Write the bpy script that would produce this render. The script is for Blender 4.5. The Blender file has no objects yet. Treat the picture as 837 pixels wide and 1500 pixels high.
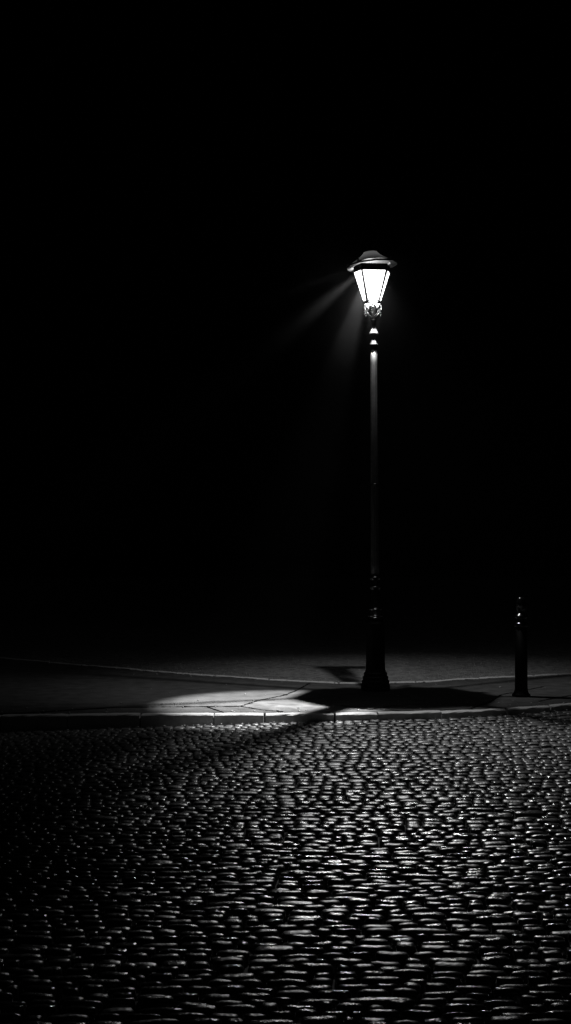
import bpy, bmesh, math, random
import numpy as np
from mathutils import Vector, Matrix
R = math.radians
random.seed(7); rng = np.random.default_rng(11)
sc = bpy.context.scene
col = sc.collection

# ------------------------------------------------------------------ camera
EYE = 1.35
cd = bpy.data.cameras.new('camera'); cam = bpy.data.objects.new('camera', cd); col.objects.link(cam)
cam.location = (0, 0, EYE); cam.rotation_euler = (R(90), 0, 0)
cd.sensor_fit = 'VERTICAL'; cd.sensor_height = 24; cd.lens = 27.2; cd.shift_y = 0.04
cd.clip_end = 2000; cd.clip_start = 0.05
sc.camera = cam

# ------------------------------------------------------------------ night sky, faint moon
w = bpy.data.worlds.new('World'); sc.world = w; w.use_nodes = True
nt = w.node_tree; nt.nodes.clear()
sky = nt.nodes.new('ShaderNodeTexSky'); sky.sky_type = 'NISHITA'; sky.sun_disc = False
sky.sun_elevation = R(50); sky.sun_rotation = R(150)
bw = nt.nodes.new('ShaderNodeRGBToBW')
bg = nt.nodes.new('ShaderNodeBackground'); bg.inputs['Strength'].default_value = 0.00001
out = nt.nodes.new('ShaderNodeOutputWorld')
nt.links.new(sky.outputs[0], bw.inputs[0]); nt.links.new(bw.outputs[0], bg.inputs['Color'])
nt.links.new(bg.outputs[0], out.inputs['Surface'])
sd = bpy.data.lights.new('moon', 'SUN'); sd.energy = 0.002; sd.angle = R(0.5)
sun = bpy.data.objects.new('moon', sd); col.objects.link(sun)
sun.rotation_euler = (R(40), 0, R(30))

sc.view_settings.view_transform = 'Standard'; sc.view_settings.look = 'None'
sc.view_settings.exposure = 0; sc.view_settings.gamma = 1
sc.view_settings.use_curve_mapping = False
cy = sc.cycles
cy.use_denoising = True; cy.sample_clamp_indirect = 3; cy.max_bounces = 6; cy.diffuse_bounces = 2
cy.glossy_bounces = 3; cy.volume_bounces = 0; cy.transparent_max_bounces = 16
cy.caustics_reflective = False; cy.caustics_refractive = False

# ------------------------------------------------------------------ materials
def mat(name):
    m = bpy.data.materials.new(name); m.use_nodes = True
    t = m.node_tree; t.nodes.clear()
    o = t.nodes.new('ShaderNodeOutputMaterial')
    return m, t, o
def N(t, kind, **k):
    n = t.nodes.new(kind)
    for a, b in k.items():
        if a in n.inputs: n.inputs[a].default_value = b
        else: setattr(n, a, b)
    return n
def ramp(t, src, lo, hi, a, b):
    r = N(t, 'ShaderNodeMapRange'); r.inputs['From Min'].default_value = lo; r.inputs['From Max'].default_value = hi
    r.inputs['To Min'].default_value = a; r.inputs['To Max'].default_value = b
    t.links.new(src, r.inputs['Value']); return r.outputs[0]
def grey_surface(name, base, var, rough, rvar, scale, bump, bscale, spec=0.5, metallic=0.0, fine=None, attr=False, stretch=None, worn=None):
    m, t, o = mat(name)
    p = N(t, 'ShaderNodeBsdfPrincipled'); p.inputs['Metallic'].default_value = metallic
    p.inputs['Specular IOR Level'].default_value = spec
    tc = N(t, 'ShaderNodeTexCoord')
    src = tc.outputs['Object']
    if stretch:
        mp = N(t, 'ShaderNodeMapping'); mp.inputs['Scale'].default_value = stretch
        t.links.new(src, mp.inputs['Vector']); src = mp.outputs[0]
    n1 = N(t, 'ShaderNodeTexNoise'); n1.inputs['Scale'].default_value = scale; n1.inputs['Detail'].default_value = 6
    t.links.new(src, n1.inputs['Vector'])
    b = ramp(t, n1.outputs[0], .3, .7, base - var, base + var)
    rr = ramp(t, n1.outputs[0], .3, .7, rough + rvar, rough - rvar)
    if attr:
        at = N(t, 'ShaderNodeAttribute', attribute_name='stone')
        m1 = N(t, 'ShaderNodeMath', operation='MULTIPLY'); t.links.new(b, m1.inputs[0]); t.links.new(ramp(t, at.outputs['Fac'], 0, 1, .55, 1.6), m1.inputs[1]); b = m1.outputs[0]
        m2 = N(t, 'ShaderNodeMath', operation='ADD'); t.links.new(rr, m2.inputs[0]); t.links.new(ramp(t, at.outputs['Fac'], 0, 1, .16, -.09), m2.inputs[1]); rr = m2.outputs[0]
    if worn:      # mid-road wheel polish in roughness; colour lightened towards the kerb as painted lamplight
        sp = N(t, 'ShaderNodeSeparateXYZ'); t.links.new(tc.outputs['Object'], sp.inputs[0])
        m3 = N(t, 'ShaderNodeMath', operation='ADD'); t.links.new(rr, m3.inputs[0]); t.links.new(ramp(t, sp.outputs[1], worn[0], worn[1], 0, worn[2]), m3.inputs[1]); rr = m3.outputs[0]
        m4 = N(t, 'ShaderNodeMath', operation='MULTIPLY'); t.links.new(b, m4.inputs[0]); t.links.new(ramp(t, sp.outputs[1], worn[0], worn[1], .35, 1.7), m4.inputs[1]); b = m4.outputs[0]
    cb = N(t, 'ShaderNodeCombineColor')
    for i in range(3): t.links.new(b, cb.inputs[i])
    t.links.new(cb.outputs[0], p.inputs['Base Color']); t.links.new(rr, p.inputs['Roughness'])
    n2 = N(t, 'ShaderNodeTexNoise'); n2.inputs['Scale'].default_value = bscale; n2.inputs['Detail'].default_value = 5; n2.inputs['Roughness'].default_value = .65
    t.links.new(src, n2.inputs['Vector'])
    bp = N(t, 'ShaderNodeBump'); bp.inputs['Strength'].default_value = 1; bp.inputs['Distance'].default_value = bump
    t.links.new(n2.outputs[0], bp.inputs['Height'])
    nrm = bp.outputs[0]
    if fine:
        v = N(t, 'ShaderNodeTexVoronoi'); v.inputs['Scale'].default_value = fine[0]; t.links.new(tc.outputs['Object'], v.inputs['Vector'])
        b2 = N(t, 'ShaderNodeBump'); b2.inputs['Distance'].default_value = fine[1]; b2.invert = True
        t.links.new(v.outputs['Distance'], b2.inputs['Height']); t.links.new(nrm, b2.inputs['Normal']); nrm = b2.outputs[0]
    t.links.new(nrm, p.inputs['Normal'])
    t.links.new(p.outputs[0], o.inputs['Surface'])
    return m
M = {}
M['sett'] = grey_surface('wet granite sett', .06, .03, .21, .09, 30, .0032, 45, spec=1.0, attr=True, worn=(5.5, 8.8, .17))
M['bed'] = grey_surface('wet dirt joint', .012, .005, .8, .1, 20, .004, 120, spec=.2)
M['paving'] = grey_surface('smooth paving', .125, .045, .55, .08, 7, .0012, 140, spec=.4)
M['kerb'] = grey_surface('granite kerb', .58, .08, .5, .1, 25, .002, 90, spec=.5)
M['edge'] = grey_surface('brightened edging', .78, .1, .5, .1, 25, .002, 90, spec=.5)  # kerb granite copy, colour raised so the rear line reads as lit
M['tarmac'] = grey_surface('coarse tarmac', .30, .14, .5, .12, 14, .003, 60, spec=.5, fine=(60, .012))
M['soil'] = grey_surface('dark ground', .03, .01, .9, .05, 4, .01, 8, spec=.1)
M['joint'] = grey_surface('dark joint', .006, .003, .9, .05, 40, .002, 90, spec=.05)
M['grit'] = grey_surface('grit', .5, .2, .25, .1, 60, .001, 200)  # pale, so the grains also paint in the sparkle of the road
M['iron'] = grey_surface('painted cast iron', .007, .003, .27, .07, 14, .0006, 130, spec=.6)
M['iron_rough'] = grey_surface('worn cast iron', .012, .005, .42, .1, 20, .0015, 90, spec=.5)
M['pole'] = grey_surface('lightened pole iron', .09, .02, .30, .06, 14, .0005, 130, spec=.35)  # iron lightened in colour to stand in for lantern light
M['matte'] = grey_surface('shade-dark cast iron', .005, .002, .6, .1, 20, .001, 90, spec=.08)  # cast iron copy, darkened and dulled so its shade stays black
M['gloss'] = grey_surface('glossy black enamel', .008, .003, .22, .03, 20, .0004, 60, spec=1.0)
M['neck'] = grey_surface('worn painted neck', .022, .01, .5, .08, 20, .001, 130, spec=.2)
M['scroll'] = grey_surface('worn bright casting', .50, .1, .30, .08, 30, .002, 90, spec=.6, metallic=.85)
M['brass'] = grey_surface('polished metal', .45, .08, .25, .05, 30, .0004, 120, metallic=1.0)
def glass_mat():
    m, t, o = mat('lit frosted glass')
    e = N(t, 'ShaderNodeEmission'); e.inputs['Strength'].default_value = 3.2
    e.inputs['Color'].default_value = (1, 1, 1, 1)
    tr = N(t, 'ShaderNodeBsdfTransparent'); tr.inputs['Color'].default_value = (.92, .92, .92, 1)
    a = N(t, 'ShaderNodeAddShader')
    t.links.new(e.outputs[0], a.inputs[0]); t.links.new(tr.outputs[0], a.inputs[1]); t.links.new(a.outputs[0], o.inputs['Surface'])
    return m
M['glass'] = glass_mat()
def under_glow_mat():  # glow added under the lantern to light scrolls and neck
    m, t, o = mat('added base glow')
    e = N(t, 'ShaderNodeEmission'); e.inputs['Strength'].default_value = 22
    t.links.new(e.outputs[0], o.inputs['Surface']); return m
M['under_glow'] = under_glow_mat()
def roof_mat():
    m, t, o = mat('faintly glowing roof')
    p = N(t, 'ShaderNodeBsdfPrincipled'); p.inputs['Base Color'].default_value = (.03, .03, .03, 1); p.inputs['Roughness'].default_value = .3
    tl = N(t, 'ShaderNodeBsdfTranslucent'); tl.inputs['Color'].default_value = (1, 1, 1, 1)
    mx = N(t, 'ShaderNodeMixShader'); mx.inputs[0].default_value = .007  # slight translucency put in so the roof looks softly lit
    t.links.new(p.outputs[0], mx.inputs[1]); t.links.new(tl.outputs[0], mx.inputs[2]); t.links.new(mx.outputs[0], o.inputs['Surface'])
    return m
M['roof'] = roof_mat()

# ------------------------------------------------------------------ helpers
def tag(o, label=None, cat=None, group=None, kind=None):
    if label: o['label'] = label
    if cat: o['category'] = cat
    if group: o['group'] = group
    if kind: o['kind'] = kind
    return o
def mesh_np(name, verts, faces, m, parent=None, smooth=False, attr=None):
    me = bpy.data.meshes.new(name)
    verts = np.asarray(verts, dtype=np.float32); faces = np.asarray(faces, dtype=np.int32)
    k = faces.shape[1]
    me.vertices.add(len(verts)); me.vertices.foreach_set('co', verts.ravel())
    me.loops.add(faces.size); me.loops.foreach_set('vertex_index', faces.ravel())
    me.polygons.add(len(faces)); me.polygons.foreach_set('loop_start', np.arange(0, faces.size, k, dtype=np.int32))
    me.update(calc_edges=True)
    if smooth: me.polygons.foreach_set('use_smooth', np.ones(len(faces), dtype=bool))
    if attr is not None:
        a = me.attributes.new('stone', 'FLOAT', 'POINT'); a.data.foreach_set('value', attr.astype(np.float32))
    me.materials.append(m); me.validate()
    o = bpy.data.objects.new(name, me); col.objects.link(o)
    if parent: o.parent = parent
    return o
def obj(name, bm, m, parent=None, smooth=False, auto=None):
    me = bpy.data.meshes.new(name)
    bmesh.ops.recalc_face_normals(bm, faces=bm.faces[:])
    if smooth:
        for f in bm.faces: f.smooth = True
        if auto:
            for e in bm.edges:
                if len(e.link_faces) == 2 and e.calc_face_angle(0) > auto: e.smooth = False
    bm.to_mesh(me); bm.free(); me.materials.append(m)
    o = bpy.data.objects.new(name, me); col.objects.link(o)
    if parent: o.parent = parent
    return o
def lathe(bm, prof, seg=32, c=(0, 0), flute=None, cap=True):
    """prof: list of (r, z). flute(z)->(count, depth) modulates the radius."""
    rings = []
    for r, z in prof:
        ring = []
        for i in range(seg):
            a = 2*math.pi*i/seg
            rr = r
            if flute:
                n, d = flute(z)
                if n: rr = r - d*(0.5+0.5*math.cos(n*a))
            ring.append(bm.verts.new((c[0]+rr*math.cos(a), c[1]+rr*math.sin(a), z)))
        rings.append(ring)
    for a, b in zip(rings, rings[1:]):
        for i in range(seg):
            bm.faces.new((a[i], a[(i+1) % seg], b[(i+1) % seg], b[i]))
    if cap:
        bm.faces.new(rings[0][::-1]); bm.faces.new(rings[-1])
def tube(bm, pts, rad, seg=8):
    pts = [Vector(p) for p in pts]; rings = []
    for i, p in enumerate(pts):
        d = (pts[min(i+1, len(pts)-1)] - pts[max(i-1, 0)]).normalized()
        up = Vector((0, 0, 1)) if abs(d.z) < .95 else Vector((1, 0, 0))
        x = d.cross(up).normalized(); y = d.cross(x)
        r = rad[i] if isinstance(rad, (list, tuple)) else rad
        rings.append([bm.verts.new(p + r*(x*math.cos(2*math.pi*k/seg) + y*math.sin(2*math.pi*k/seg))) for k in range(seg)])
    for a, b in zip(rings, rings[1:]):
        for i in range(seg): bm.faces.new((a[i], a[(i+1) % seg], b[(i+1) % seg], b[i]))
    bm.faces.new(rings[0][::-1]); bm.faces.new(rings[-1])
def bar(bm, a, b, wx, wy, w1=None):
    """square bar between two points"""
    a, b = Vector(a), Vector(b); d = (b-a).normalized()
    s = Vector((-d.y, d.x, 0)) if (abs(d.x)+abs(d.y)) > .05 else Vector((1, 0, 0))
    s.normalize(); t = d.cross(s)
    q_ = (w1/wx) if w1 else 1
    v = [bm.verts.new(p + (s*i*wx/2 + t*j*wy/2)*f_) for p, f_ in ((a, 1), (b, q_)) for i, j in ((-1, -1), (1, -1), (1, 1), (-1, 1))]
    for q in ((0, 1, 2, 3), (7, 6, 5, 4), (0, 4, 5, 1), (1, 5, 6, 2), (2, 6, 7, 3), (3, 7, 4, 0)):
        bm.faces.new([v[i] for i in q])
def blob(bm, c, r, sub=1, sx=1, sy=1, sz=1, jit=.15):
    g = bmesh.ops.create_icosphere(bm, subdivisions=sub, radius=1)
    for v in g['verts']:
        k = 1 + random.uniform(-jit, jit)
        v.co = Vector((c[0]+v.co.x*r*sx*k, c[1]+v.co.y*r*sy*k, c[2]+v.co.z*r*sz*k))

# ------------------------------------------------------------------ ground
FRONT = [(-40, 8.2), (-20, 8.9), (-8, 9.36), (-5, 9.48), (-2.35, 9.56), (-1.24, 9.64), (0, 9.68), (1.04, 9.73), (1.64, 9.88),
         (2.28, 10.14), (2.8, 10.42), (3.5, 10.8), (5, 11.5), (7, 12.4), (12, 14.5), (40, 26)]
BACK = [(-40, 41), (-12, 21), (-6, 16.7), (-2.85, 14.3), (-1.3, 13.12), (-.13, 12.36), (.57, 12.06), (1.0, 12.08), (1.6, 12.24),
        (1.78, 12.42), (3.2, 12.97), (5, 13.65), (7, 14.4), (12, 16.3), (40, 27)]
fx, fy = np.array(FRONT).T; bx_, by_ = np.array(BACK).T
def smooth_interp(X, xs, ys, s=.12):
    X = np.asarray(X, float)
    return sum(wt*np.interp(X+o*s, xs, ys) for o, wt in ((-2, .1), (-1, .2), (0, .4), (1, .2), (2, .1)))
yf = lambda X: smooth_interp(X, fx, fy)
yb = lambda X: smooth_interp(X, bx_, by_, .06)
zr_k = lambda X: np.interp(X, [-2.4, -1.2, .2, 2.3], [-.125, -.088, -.05, -.032])
def zroad(X, d):
    k = np.exp(-np.maximum(d, 0)/1.6)
    return zr_k(X)*k + (-.06)*(1-k)

g = bmesh.new(); bmesh.ops.create_grid(g, x_segments=2, y_segments=2, size=600)
go = obj('ground', g, M['soil']); go.location.z = -.25; tag(go, kind='structure')

XS = np.concatenate([np.linspace(-40, -6, 18), np.linspace(-5.8, 5.8, 200), np.linspace(6, 40, 18)])
def strip(name, top_z, m, y0, y1, thick, n=2, parent=None):
    V = []; F = []
    Y0 = y0(XS); Y1 = y1(XS); k = n+2
    for i, X in enumerate(XS):
        V.append((X, Y0[i], top_z-thick))
        for j in range(n): V.append((X, Y0[i] + (Y1[i]-Y0[i])*j/(n-1), top_z))
        V.append((X, Y1[i], top_z-thick))
    for i in range(len(XS)-1):
        for j in range(k-1):
            a = i*k+j; F.append((a, a+k, a+k+1, a+1))
    return mesh_np(name, V, F, m, parent)
KW = .105
pav = strip('pavement', 0.0, M['paving'], lambda X: yf(X)+KW+.006, lambda X: yb(X)-KW-.006, .2)
tag(pav, kind='structure')
rd = strip('back_road', -.035, M['tarmac'], lambda X: yb(X)+.0, lambda X: np.maximum(yb(X)+30, 70), .1, n=8)
rd.name = 'road'; tag(rd, kind='structure')

def kerb(name, yfun, sgn, z, lens, m='kerb'):
    """row of kerb stones: yfun is the outer edge, sgn +1 when the stone lies beyond it"""
    bm = bmesh.new(); X = -12.0
    while X < 9:
        L = random.uniform(*lens); gap = random.uniform(.006, .022)
        n = max(3, int(L/.05)); xs = np.linspace(X, X+L-gap, n)
        h = z + random.uniform(-.003, .004); o = random.uniform(-.004, .004)
        e = .008
        sec = [(0, -.2), (0, h-e-z), (e, h-z), (KW-e*.5, h-z), (KW, h-e*.5-z), (KW, -.2)]
        rings = []
        for q in xs:
            y0 = float(yfun(q)) + o
            ed = 1 if 0 < q-X < L-gap-.001 else .85
            rings.append([bm.verts.new((q, y0+sgn*(a+random.uniform(-.003, .003)), z + (b if b < -.1 else b-(1-ed)*.02+random.uniform(-.0025, .0015)))) for a, b in sec])
        for a, b in zip(rings, rings[1:]):
            for i in range(len(sec)-1): bm.faces.new((a[i], b[i], b[i+1], a[i+1]))
        bm.faces.new(rings[0]); bm.faces.new(rings[-1][::-1])
        X += L
    o = obj(name, bm, M[m]); tag(o, kind='structure'); return o
kerb('kerb', yf, 1, .006, (.34, .62))
kerb('kerb', yb, -1, .008, (.5, .9), 'edge')

# irregular joints between the big paving slabs
JOINTS = [
 [(-6, 9.95), (-3.9, 9.82), (-2.36, 9.74), (-2.1, 9.82), (-1.49, 10.13), (-.95, 10.17), (-.40, 10.20)],
 [(-2.08, 9.82), (-1.96, 9.70)],
 [(-.69, 10.17), (-.52, 9.80)],
 [(-.40, 10.20), (-.22, 10.0), (-.02, 9.84)],
 [(-.40, 10.20), (-.25, 10.6), (-.01, 11.0), (.1, 11.35), (.25, 12.0)],
 [(.49, 10.25), (.60, 10.12), (.73, 10.0), (.92, 9.93), (1.08, 9.90)],
 [(1.08, 9.90), (1.60, 10.04), (1.85, 10.5), (2.05, 11.03), (2.6, 11.7)],
 [(.73, 10.0), (.95, 10.25), (1.2, 10.33)],
 [(2.3, 10.55), (2.9, 11.2), (3.3, 12.8)], [(-2.6, 9.75), (-3.2, 12.2), (-4.2, 15)],
]
bm = bmesh.new()
for ji, ln in enumerate(JOINTS):
    P = []
    for (a, b) in zip(ln, ln[1:]):
        n = max(2, int(math.dist(a, b)/.03))
        for i in range(n): P.append((a[0]+(b[0]-a[0])*i/n, a[1]+(b[1]-a[1])*i/n))
    P.append(ln[-1]); prev = None
    for i, p in enumerate(P):
        q0 = P[max(i-1, 0)]; q1 = P[min(i+1, len(P)-1)]
        d = Vector((q1[0]-q0[0], q1[1]-q0[1])).normalized(); nrm = Vector((-d.y, d.x))
        wd = random.uniform(.005, .016); off = random.uniform(-.004, .004)
        if random.random() < .05: wd = random.uniform(.02, .035)
        if ji in (5, 0): wd *= 1.6
        c = Vector(p) + nrm*off
        cur = [bm.verts.new((*(c-nrm*wd*.8), .004)), bm.verts.new((*(c+nrm*wd*.8), .004))]
        if prev: bm.faces.new((prev[0], cur[0], cur[1], prev[1]))
        prev = cur
obj('joint', bm, M['joint'], pav)

# ------------------------------------------------------------------ cobbled road
def build_setts():
    us = np.array([-1, -.94, -.8, -.4, 0, .4, .8, .94, 1.]); vs = np.array([-1, -.9, -.66, -.33, 0, .33, .66, .9, 1.])
    nu, nv = len(us), len(vs); U, V = np.meshgrid(us, vs, indexing='ij')
    cx = []; cyv = []; ww = []; dd = []
    d = 0.03
    while True:
        y_ref = 9.66 - d
        s = float(np.interp(y_ref, [3, 5, 6, 7.2, 8.6], [.058, .062, .073, .092, .108]))
        s *= random.uniform(.88, 1.14)
        dm = d + s/2
        if y_ref < 2.2: break
        half = .27*y_ref + 1.7
        X = -half + random.uniform(0, .1)
        while X < half:
            wd = max(.05, random.gauss(1, .27)*float(np.interp(y_ref, [3.5, 8.5], [.106, .076])))
            if random.random() < .06: wd *= 1.45
            c = X + wd/2
            k = math.exp(-d/2.2)
            Y = 9.66 - dm + (float(yf(c))-9.66)*k + .018*math.sin(c*2.3+d*1.1) + .02*math.sin(c*.9-d*.7)
            cx.append(c); cyv.append(Y); ww.append(wd); dd.append(s)
            X += wd
        d += s
    n = len(cx); cx = np.array(cx); cyv = np.array(cyv); ww = np.array(ww); dd = np.array(dd)
    near = np.clip((8.6-cyv)/3.0, 0, 1)      # flatter, tighter setts along the kerb
    gap = rng.uniform(.006, .014, n)*(.6+.4*near)
    hw = (ww-gap)/2; hd = (dd-rng.uniform(.004, .011, n))/2*rng.uniform(.9, 1.0, n)
    cyv = cyv + rng.normal(0, .0075, n)
    top = zroad(cx, yf(cx)-cyv) + rng.normal(0, 1, n)*np.clip(.0055-.0004*cyv, .002, .005)
    yaw = rng.normal(0, .06, n); tx = rng.normal(0, 1, n)*(.03+.035*near); ty = rng.normal(0, .035, n)
    dome = rng.uniform(.006, .014, n)*(.35+.65*near)
    uu = U[None]; vv = V[None]
    x = uu*hw[:, None, None]*(1-.10*np.abs(vv)**3); y = vv*hd[:, None, None]*(1-.10*np.abs(uu)**3)
    # a few stones are worn to one side
    sk = rng.normal(0, .12, n)[:, None, None]
    y = y + sk*hd[:, None, None]*uu*.5
    z = -dome[:, None, None]*(np.abs(vv)**2.0) - .004*np.abs(uu)**4
    z = z - .065*((np.abs(uu) > .99) | (np.abs(vv) > .99))
    z = z - .004*((np.abs(uu) > .93) & (np.abs(uu) < .99)) - .004*((np.abs(vv) > .89) & (np.abs(vv) < .99))
    z = z + x*ty[:, None, None]*.5 + y*tx[:, None, None]
    ph = rng.uniform(0, 6.28, (n, 1, 1)); z = z + .0012*np.sin(uu*4+ph)*(1-vv**2) + rng.normal(0, .0007, z.shape)
    c, s = np.cos(yaw)[:, None, None], np.sin(yaw)[:, None, None]
    Xw = cx[:, None, None] + x*c - y*s; Yw = cyv[:, None, None] + x*s + y*c; Zw = top[:, None, None] + z
    verts = np.stack([Xw, Yw, Zw], -1).reshape(-1, 3)
    I, J = np.meshgrid(np.arange(nu-1), np.arange(nv-1), indexing='ij')
    a = (I*nv+J).ravel(); f = np.stack([a, a+nv, a+nv+1, a+1], -1)
    faces = (f[None] + (np.arange(n)*nu*nv)[:, None, None]).reshape(-1, 4)
    # keep clear of the kerb
    attr = np.repeat(rng.uniform(0, 1, n), nu*nv)
    return verts, faces, attr
v_, f_, a_ = build_setts()
so = mesh_np('cobbled_road', v_, f_, M['sett'], smooth=True, attr=a_); tag(so, kind='structure')
# joints bed under the setts, follows the road's fall
V = []; F = []; ds = np.linspace(-.02, 16, 60)
for X in XS:
    for d_ in ds: V.append((X, float(yf(X))-d_, float(zroad(X, d_))-.042))
k = len(ds)
for i in range(len(XS)-1):
    for j in range(k-1):
        a = i*k+j; F.append((a, a+1, a+k+1, a+k))
bo = mesh_np('road_bed', V, F, M['bed']); tag(bo, kind='structure')

# ------------------------------------------------------------------ the lit street lamp
LX, LY = .885, 11.4
lamp = bpy.data.objects.new('street_lamp', None); col.objects.link(lamp)
lamp.location = (LX, LY, 0); lamp.rotation_euler = (0, R(-.3), 0)
tag(lamp, 'tall black cast iron street lamp with a glowing glass lantern, the only lit thing', 'street lamp')

bm = bmesh.new()   # square-stepped foot and fat lower column
lathe(bm, [(.142, 0), (.142, .055), (.134, .065), (.137, .095), (.125, .105), (.127, .135), (.114, .145), (.116, .172), (.103, .182), (.100, .20)], 40)
obj('plinth', bm, M['matte'], lamp, True, R(35))
bm = bmesh.new()
lathe(bm, [(.097, .195), (.096, .30), (.095, .55), (.090, .62), (.096, .64), (.096, .66), (.082, .675), (.072, .70)], 48,
      flute=lambda z: (8, .008) if .22 < z < .60 else (0, 0))
obj('lower_column', bm, M['matte'], lamp, True, R(35))
bm = bmesh.new()
lathe(bm, [(.060, .70), (.080, .705), (.080, .715), (.070, .725), (.074, .735), (.060, .75), (.062, .79), (.066, .80), (.052, .815), (.048, .90), (.044, .99), (.056, 1.01), (.058, 1.022),
           (.046, 1.035), (.046, 1.085), (.055, 1.10), (.055, 1.11), (.043, 1.124), (.043, 1.14)], 40)
obj('collar', bm, M['gloss'], lamp, True, R(15))
bm = bmesh.new()
prof = [(.042 - .008*i/20, 1.14 + (3.33-1.14)*i/20) for i in range(21)]
lathe(bm, prof, 96, flute=lambda z: (12, .0035))
obj('pole', bm, M['pole'], lamp, True)
bm = bmesh.new()
lathe(bm, [(.037, 2.005), (.041, 2.01), (.041, 2.02), (.037, 2.03)], 32); obj('pole_ring', bm, M['gloss'], lamp, True)
bm = bmesh.new()   # two flared bells above the pole
lathe(bm, [(.036, 3.33), (.036, 3.36), (.046, 3.385), (.047, 3.395), (.030, 3.41), (.022, 3.44), (.019, 3.475), (.034, 3.49), (.046, 3.50), (.047, 3.51),
           (.034, 3.525), (.026, 3.56), (.020, 3.60), (.017, 3.615), (.028, 3.622), (.030, 3.635), (.018, 3.65), (.018, 3.794)], 32)
obj('neck', bm, M['neck'], lamp, True, R(40))
bm = bmesh.new()   # scrolled leaf brackets carrying the lantern
for k in range(6):
    a = 2*math.pi*k/6 + .35; ca, sa = math.cos(a), math.sin(a)
    pts = []; rad = []
    for i in range(13):
        t = i/12
        rr = .018 + .075*math.sin(t*math.pi*.62); zz = 3.665 + .122*t
        pts.append((rr*ca, rr*sa, zz)); rad.append(.0075*(1-.35*t))
    tube(bm, pts, rad, 6)
    for i in range(9):
        t = i/8; th = 2*math.pi*t*1.1
        r2 = .020*(1-.7*t)
        if i: tube(bm, [p0, ((.072+r2*math.cos(th))*ca, (.072+r2*math.cos(th))*sa, 3.712+r2*math.sin(th))], .0045, 5)
        p0 = ((.072+r2*math.cos(th))*ca, (.072+r2*math.cos(th))*sa, 3.712+r2*math.sin(th))
    blob(bm, (.060*ca, .060*sa, 3.752), .014, 1, 1, 1, 1.4, .3)
    blob(bm, (.086*ca, .086*sa, 3.690), .009, 1, 1, 1, 1.3, .3)
obj('scroll_bracket', bm, M['scroll'], lamp, True).location.x = -.008

# lantern: six panes between bars, a wide front and back pane
ANG = [R(q) for q in (-37, 49, 95, 143, 229, 275)]     # measured from the front, towards the right
def hexpt(r, z): return [Vector((r*math.sin(a), -r*math.cos(a), z)) for a in ANG]
ZB, ZT, RB, RT = 3.815, 4.100, .085, .178
lo, hi = hexpt(RB, ZB), hexpt(RT, ZT)
bm = bmesh.new()
for i in range(6):
    w0, w1 = ((.022, .014), (.013, .018), (.006, .006), (.006, .006), (.006, .006), (.006, .006))[i]
    bar(bm, lo[i], hi[i], w0, w0*.8, w1)
    dn = Vector((0, 0, -.010)); bar(bm, lo[i]+dn, lo[(i+1) % 6]+dn, .012, .032)
    z0_, z1_ = (.038, .064) if i == 3 else (0, .064)      # frieze under the brim; slotted at the rear
    up = Vector((0, 0, (z0_+z1_)/2)); bar(bm, hi[i]+up, hi[(i+1) % 6]+up, .010, z1_-z0_)
frame = obj('lantern_frame', bm, M['iron'], lamp); frame.location.x = -.015
bm = bmesh.new(); lathe(bm, [(.020, 3.795), (.060, 3.796), (.072, 3.800), (.082, 3.806), (.020, 3.812)], 36)
obj('base_glow', bm, M['under_glow'], frame, True)  # added glowing disc, no such glass known here
for i in range(6):
    bm = bmesh.new(); j = (i+1) % 6; s = .985
    cs = [Vector((p.x*s, p.y*s, p.z)) for p in (lo[i], lo[j], hi[j], hi[i])]
    bm.faces.new([bm.verts.new(p) for p in cs]); obj('pane', bm, M['glass'], frame)
# added strip and crosspiece behind the rear pane, shaped to cast a T shadow
SRC = Vector((-.015, .055, 4.20))
def on_ray(gx, gy, t):           # point on the line from the burner towards a spot on the pavement
    return SRC.lerp(Vector((gx, gy, 0)), t)
bm = bmesh.new()
bar(bm, on_ray(-.12, .78, .098), on_ray(-.27, 2.45, .059), .021, .006)
bar(bm, Vector((-.02, .070, 3.812)), on_ray(-.12, .78, .098), .008, .006)
cc = on_ray(-.16, 2.62, .057)
bar(bm, cc-Vector((.020, 0, 0)), cc+Vector((.018, 0, 0)), .012, .012)
obj('shadow_caster', bm, M['iron'], frame)

TILT = Matrix.Rotation(R(-5), 4, 'Y'); PIV = Vector((0, 0, 4.17))
def roof_part(name, bm, m, parent, sm=True, auto=R(30)):
    for v in bm.verts: v.co = PIV + TILT @ (v.co - PIV)
    return obj(name, bm, m, parent, sm, auto)
bm = bmesh.new()
for r0, r1, z0, z1 in ((.186, .252, 4.166, 4.172),):
    a = hexpt(r0, z0+.014); b = hexpt(r1, z0-.002); c = hexpt(r1+.004, z1+.006); d = hexpt(.205, z1+.026); e = hexpt(r0, z1+.026)
    # finer outline: twelve-sided with slightly drawn-out corners
    def fine(p, pull):
        o_ = []
        for i in range(6):
            o_.append(p[i]*1.0); mid = (p[i]+p[(i+1) % 6])/2; q = Vector((mid.x, mid.y, 0)); L = Vector((p[i].x, p[i].y, 0)).length
            if q.length: q = q.normalized()*(q.length + (L-q.length)*pull)
            o_.append(Vector((q.x, q.y, p[i].z)))
        return o_
    loops = [[bm.verts.new(v) for v in fine(p, .7)] for p in (a, b, c, d, e)]
    for A, B in zip(loops, loops[1:]+loops[:1]):
        for i in range(12): bm.faces.new((A[i], A[(i+1) % 12], B[(i+1) % 12], B[i]))
brim = roof_part('brim', bm, M['iron_rough'], frame, False)
bm = bmesh.new()
for p in hexpt(.243, 4.178):
    bm = bmesh.new()
    lathe(bm, [(.007, 4.178), (.007, 4.19), (.011, 4.20), (.008, 4.212), (.002, 4.222)], 10, (p.x, p.y))
    roof_part('corner_knob', bm, M['brass'], frame)
bm = bmesh.new()
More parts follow.
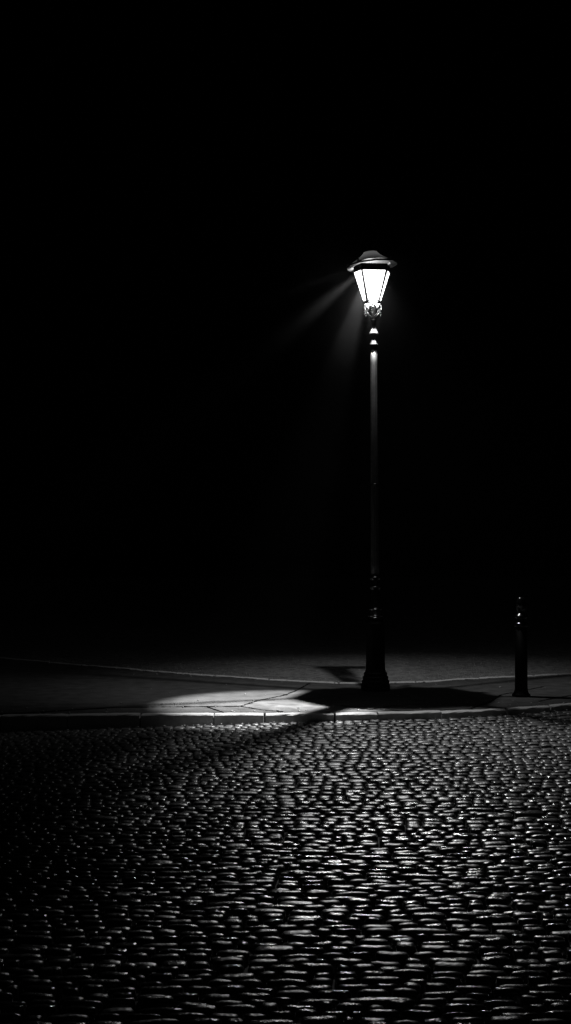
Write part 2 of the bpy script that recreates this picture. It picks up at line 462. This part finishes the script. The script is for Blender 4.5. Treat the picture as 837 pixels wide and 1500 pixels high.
lathe(bm, [(.212, 4.192), (.203, 4.200), (.165, 4.222), (.126, 4.247), (.094, 4.272), (.074, 4.292), (.064, 4.306)], 36, cap=False)
roof = roof_part('roof', bm, M['roof'], lamp); roof.location.x = -.019
bm = bmesh.new()
lathe(bm, [(.070, 4.302), (.072, 4.312), (.050, 4.324), (.026, 4.332), (.012, 4.342), (.009, 4.365), (.014, 4.375), (.014, 4.385), (.007, 4.395), (.006, 4.415), (.010, 4.425), (.004, 4.445)], 24)
for v in bm.verts:
    if v.co.z > 4.34: v.co.x -= (v.co.z-4.34)*.55
roof_part('finial', bm, M['iron'], roof)

# the burner high inside the lantern, plus added spots that shape its light
def lamp_light(kind, name, watts, aim=None, cone=None, blend=.2, rad=.012):
    l = bpy.data.lights.new(name, kind); l.energy = watts; l.shadow_soft_size = rad
    o = bpy.data.objects.new(name, l); col.objects.link(o); o.parent = lamp; o.location = SRC + Vector((-.015, 0, 0))
    if aim:
        l.spot_size = cone; l.spot_blend = blend
        o.rotation_euler = (Vector(aim)-SRC).to_track_quat('-Z', 'Y').to_euler()
    return o
lamp_light('SPOT', 'burner', 160, (.25, .35, 0), R(92), .95, rad=.005)
lamp_light('POINT', 'roof_fill', 12, rad=.02)  # added fill that makes the roof glow
lamp_light('SPOT', 'pool_fill', 2350, (-.93, -.98, 0), R(28.5), .5, rad=.007)  # added spot, aimed to lay the bright pool at left
lamp_light('SPOT', 'side_fill', 22, (-2.4, -.4, 0), R(58), .9, rad=.02)  # added weak spot for the left pavement
lamp_light('SPOT', 'haze_fill', 1150, (-8.6, .6, 0), R(44), 1, rad=.012)  # added spot for the glow in the haze at left
lamp_light('SPOT', 'cobble_fill', 500, (.30, -3.4, 0), R(52), 1, rad=.014)  # added spot brightening the setts in front of the kerb
lamp_light('SPOT', 'long_fill', 520, (.20, -8.6, 0), R(36), 1, rad=.014)  # added narrow spot for streaks on the setts farther forward
o = lamp_light('SPOT', 'pole_fill', 25, (0, 0, 0), R(2.8), .5, rad=.006)  # added narrow spot for glints on the collar rings
o.location = (-.01, -.105, 3.66); o.rotation_euler = (Vector((-.01, -.072, .9))-o.location).to_track_quat('-Z', 'Y').to_euler()
o = lamp_light('SPOT', 'pole_fill', 75, (0, 0, 0), R(11.5), 1, rad=.006)  # added spot lengthening the lit stretch of pole
o.location = (-.01, -.10, 3.66); o.rotation_euler = (Vector((0, 0, 2.88))-o.location).to_track_quat('-Z', 'Y').to_euler()
for sx in (-1, 1):      # two added spots without fittings wash the top of the pole
    o = lamp_light('SPOT', 'pole_fill', 75, (0, 0, 0), R(28), 1, rad=.006)
    o.location = (.055*sx, -.085, 3.66)
    o.rotation_euler = (Vector((0, 0, 3.40))-o.location).to_track_quat('-Z', 'Y').to_euler()

# ------------------------------------------------------------------ bollard
boll = bpy.data.objects.new('bollard', None); col.objects.link(boll); boll.location = (2.22, 10.93, 0)
tag(boll, 'slim black metal bollard standing on the pavement near the right edge', 'bollard')
bm = bmesh.new()
lathe(bm, [(.085, 0), (.085, .02), (.070, .035), (.064, .05), (.060, .06)], 32); obj('foot', bm, M['matte'], boll, True, R(35))
bm = bmesh.new()
lathe(bm, [(.060, .055), (.058, .30), (.055, .66)], 48, flute=lambda z: (0, 0)); obj('shaft', bm, M['matte'], boll, True)
bm = bmesh.new()
lathe(bm, [(.056, .655), (.064, .665), (.064, .688), (.046, .706), (.044, .73), (.050, .738), (.062, .745), (.062, .762), (.040, .784), (.034, .80)], 32)
obj('ring', bm, M['gloss'], boll, True, R(15))
bm = bmesh.new()
lathe(bm, [(.034, .795), (.036, .81), (.046, .82), (.049, .86), (.049, .885), (.045, .912), (.034, .930), (.012, .940)], 32)
obj('cap', bm, M['gloss'], boll, True)

# ------------------------------------------------------------------ loose grit on pavement and road
_b = bmesh.new(); bmesh.ops.create_icosphere(_b, subdivisions=1, radius=1); _b.verts.index_update()
GV = np.array([v.co[:] for v in _b.verts]); GF = np.array([[v.index for v in f.verts] for f in _b.faces]); _b.free()
G = []
def grit(x, y, z, r):
    k = GV*(1+rng.uniform(-.22, .22, (len(GV), 1)))*np.array([random.uniform(.8, 1.6), random.uniform(.8, 1.3), .7])*r
    G.append(k+np.array([x, y, z+r*.4]))
for _ in range(140):
    X = random.uniform(-2.6, 3.0); e = random.random()
    Y = float(yf(X))+KW+abs(random.gauss(0, .25)) if e < .5 else random.uniform(float(yf(X))+.2, float(yb(X))-.2)
    grit(X, Y, 0, random.uniform(.003, .010))
for _ in range(70):
    X = random.uniform(-2.6, 3.2); grit(X, float(yb(X))-random.uniform(0, .16), .003, random.uniform(.004, .012))
for _ in range(3200):
    X = random.uniform(-3.5, 4.0); Y = float(yb(X)) + random.uniform(0, 2.1)**2; grit(X, Y, -.035, random.uniform(.003, .008))
for _ in range(60):
    X = random.uniform(-3, 4.0); Y = float(yb(X)) + random.uniform(0, 3); grit(X, Y, -.035, random.uniform(.008, .013))
for _ in range(160):
    X = random.uniform(-2.6, 3.2); d_ = random.uniform(.0, .06); grit(X, float(yf(X))-d_, float(zroad(X, d_))-.004, random.uniform(.003, .009))
o = mesh_np('grit', np.concatenate(G), (GF[None]+(np.arange(len(G))*len(GV))[:, None, None]).reshape(-1, 3), M['grit'])
tag(o, 'loose grit and small stones scattered over pavement and road', 'grit', kind='stuff')

# ------------------------------------------------------------------ thin night air
bm = bmesh.new(); bmesh.ops.create_cube(bm, size=1)
for v in bm.verts: v.co = Vector((v.co.x*140, v.co.y*140+30, v.co.z*12+4.7))
m, t, o_ = mat('thin haze')
pv = N(t, 'ShaderNodeVolumePrincipled'); pv.inputs['Density'].default_value = .00025; pv.inputs['Color'].default_value = (.9, .9, .9, 1)
pv.inputs['Anisotropy'].default_value = -.3
t.links.new(pv.outputs[0], o_.inputs['Volume'])
hz = obj('haze', bm, m); tag(hz, kind='stuff', label='thin night haze in the air around the lamp', cat='haze')

# added pocket of denser haze beside the lantern, shaped to give a short glow
bm = bmesh.new(); bmesh.ops.create_icosphere(bm, subdivisions=3, radius=1.3)
m, t, o_ = mat('added glow haze')
pv = N(t, 'ShaderNodeVolumePrincipled'); pv.inputs['Color'].default_value = (.9, .9, .9, 1); pv.inputs['Anisotropy'].default_value = -.4
tc = N(t, 'ShaderNodeTexCoord'); ln = N(t, 'ShaderNodeVectorMath', operation='LENGTH'); t.links.new(tc.outputs['Object'], ln.inputs[0])
fall = ramp(t, ln.outputs['Value'], 0, 1.25, 1, 0)
pw = N(t, 'ShaderNodeMath', operation='POWER'); pw.inputs[1].default_value = 3.0; t.links.new(fall, pw.inputs[0])
ns = N(t, 'ShaderNodeTexNoise'); ns.inputs['Scale'].default_value = 3; ns.inputs['Detail'].default_value = 2; t.links.new(tc.outputs['Object'], ns.inputs['Vector'])
ml = N(t, 'ShaderNodeMath', operation='MULTIPLY'); t.links.new(pw.outputs[0], ml.inputs[0]); t.links.new(ramp(t, ns.outputs[0], .3, .7, .015, .026), ml.inputs[1])
t.links.new(ml.outputs[0], pv.inputs['Density']); t.links.new(pv.outputs[0], o_.inputs['Volume'])
vp = obj('haze_pocket', bm, m); vp.location = (LX-.34, LY, 3.98); tag(vp, kind='stuff', label='added haze pocket giving the glow beside the lit lantern', cat='haze_pocket')
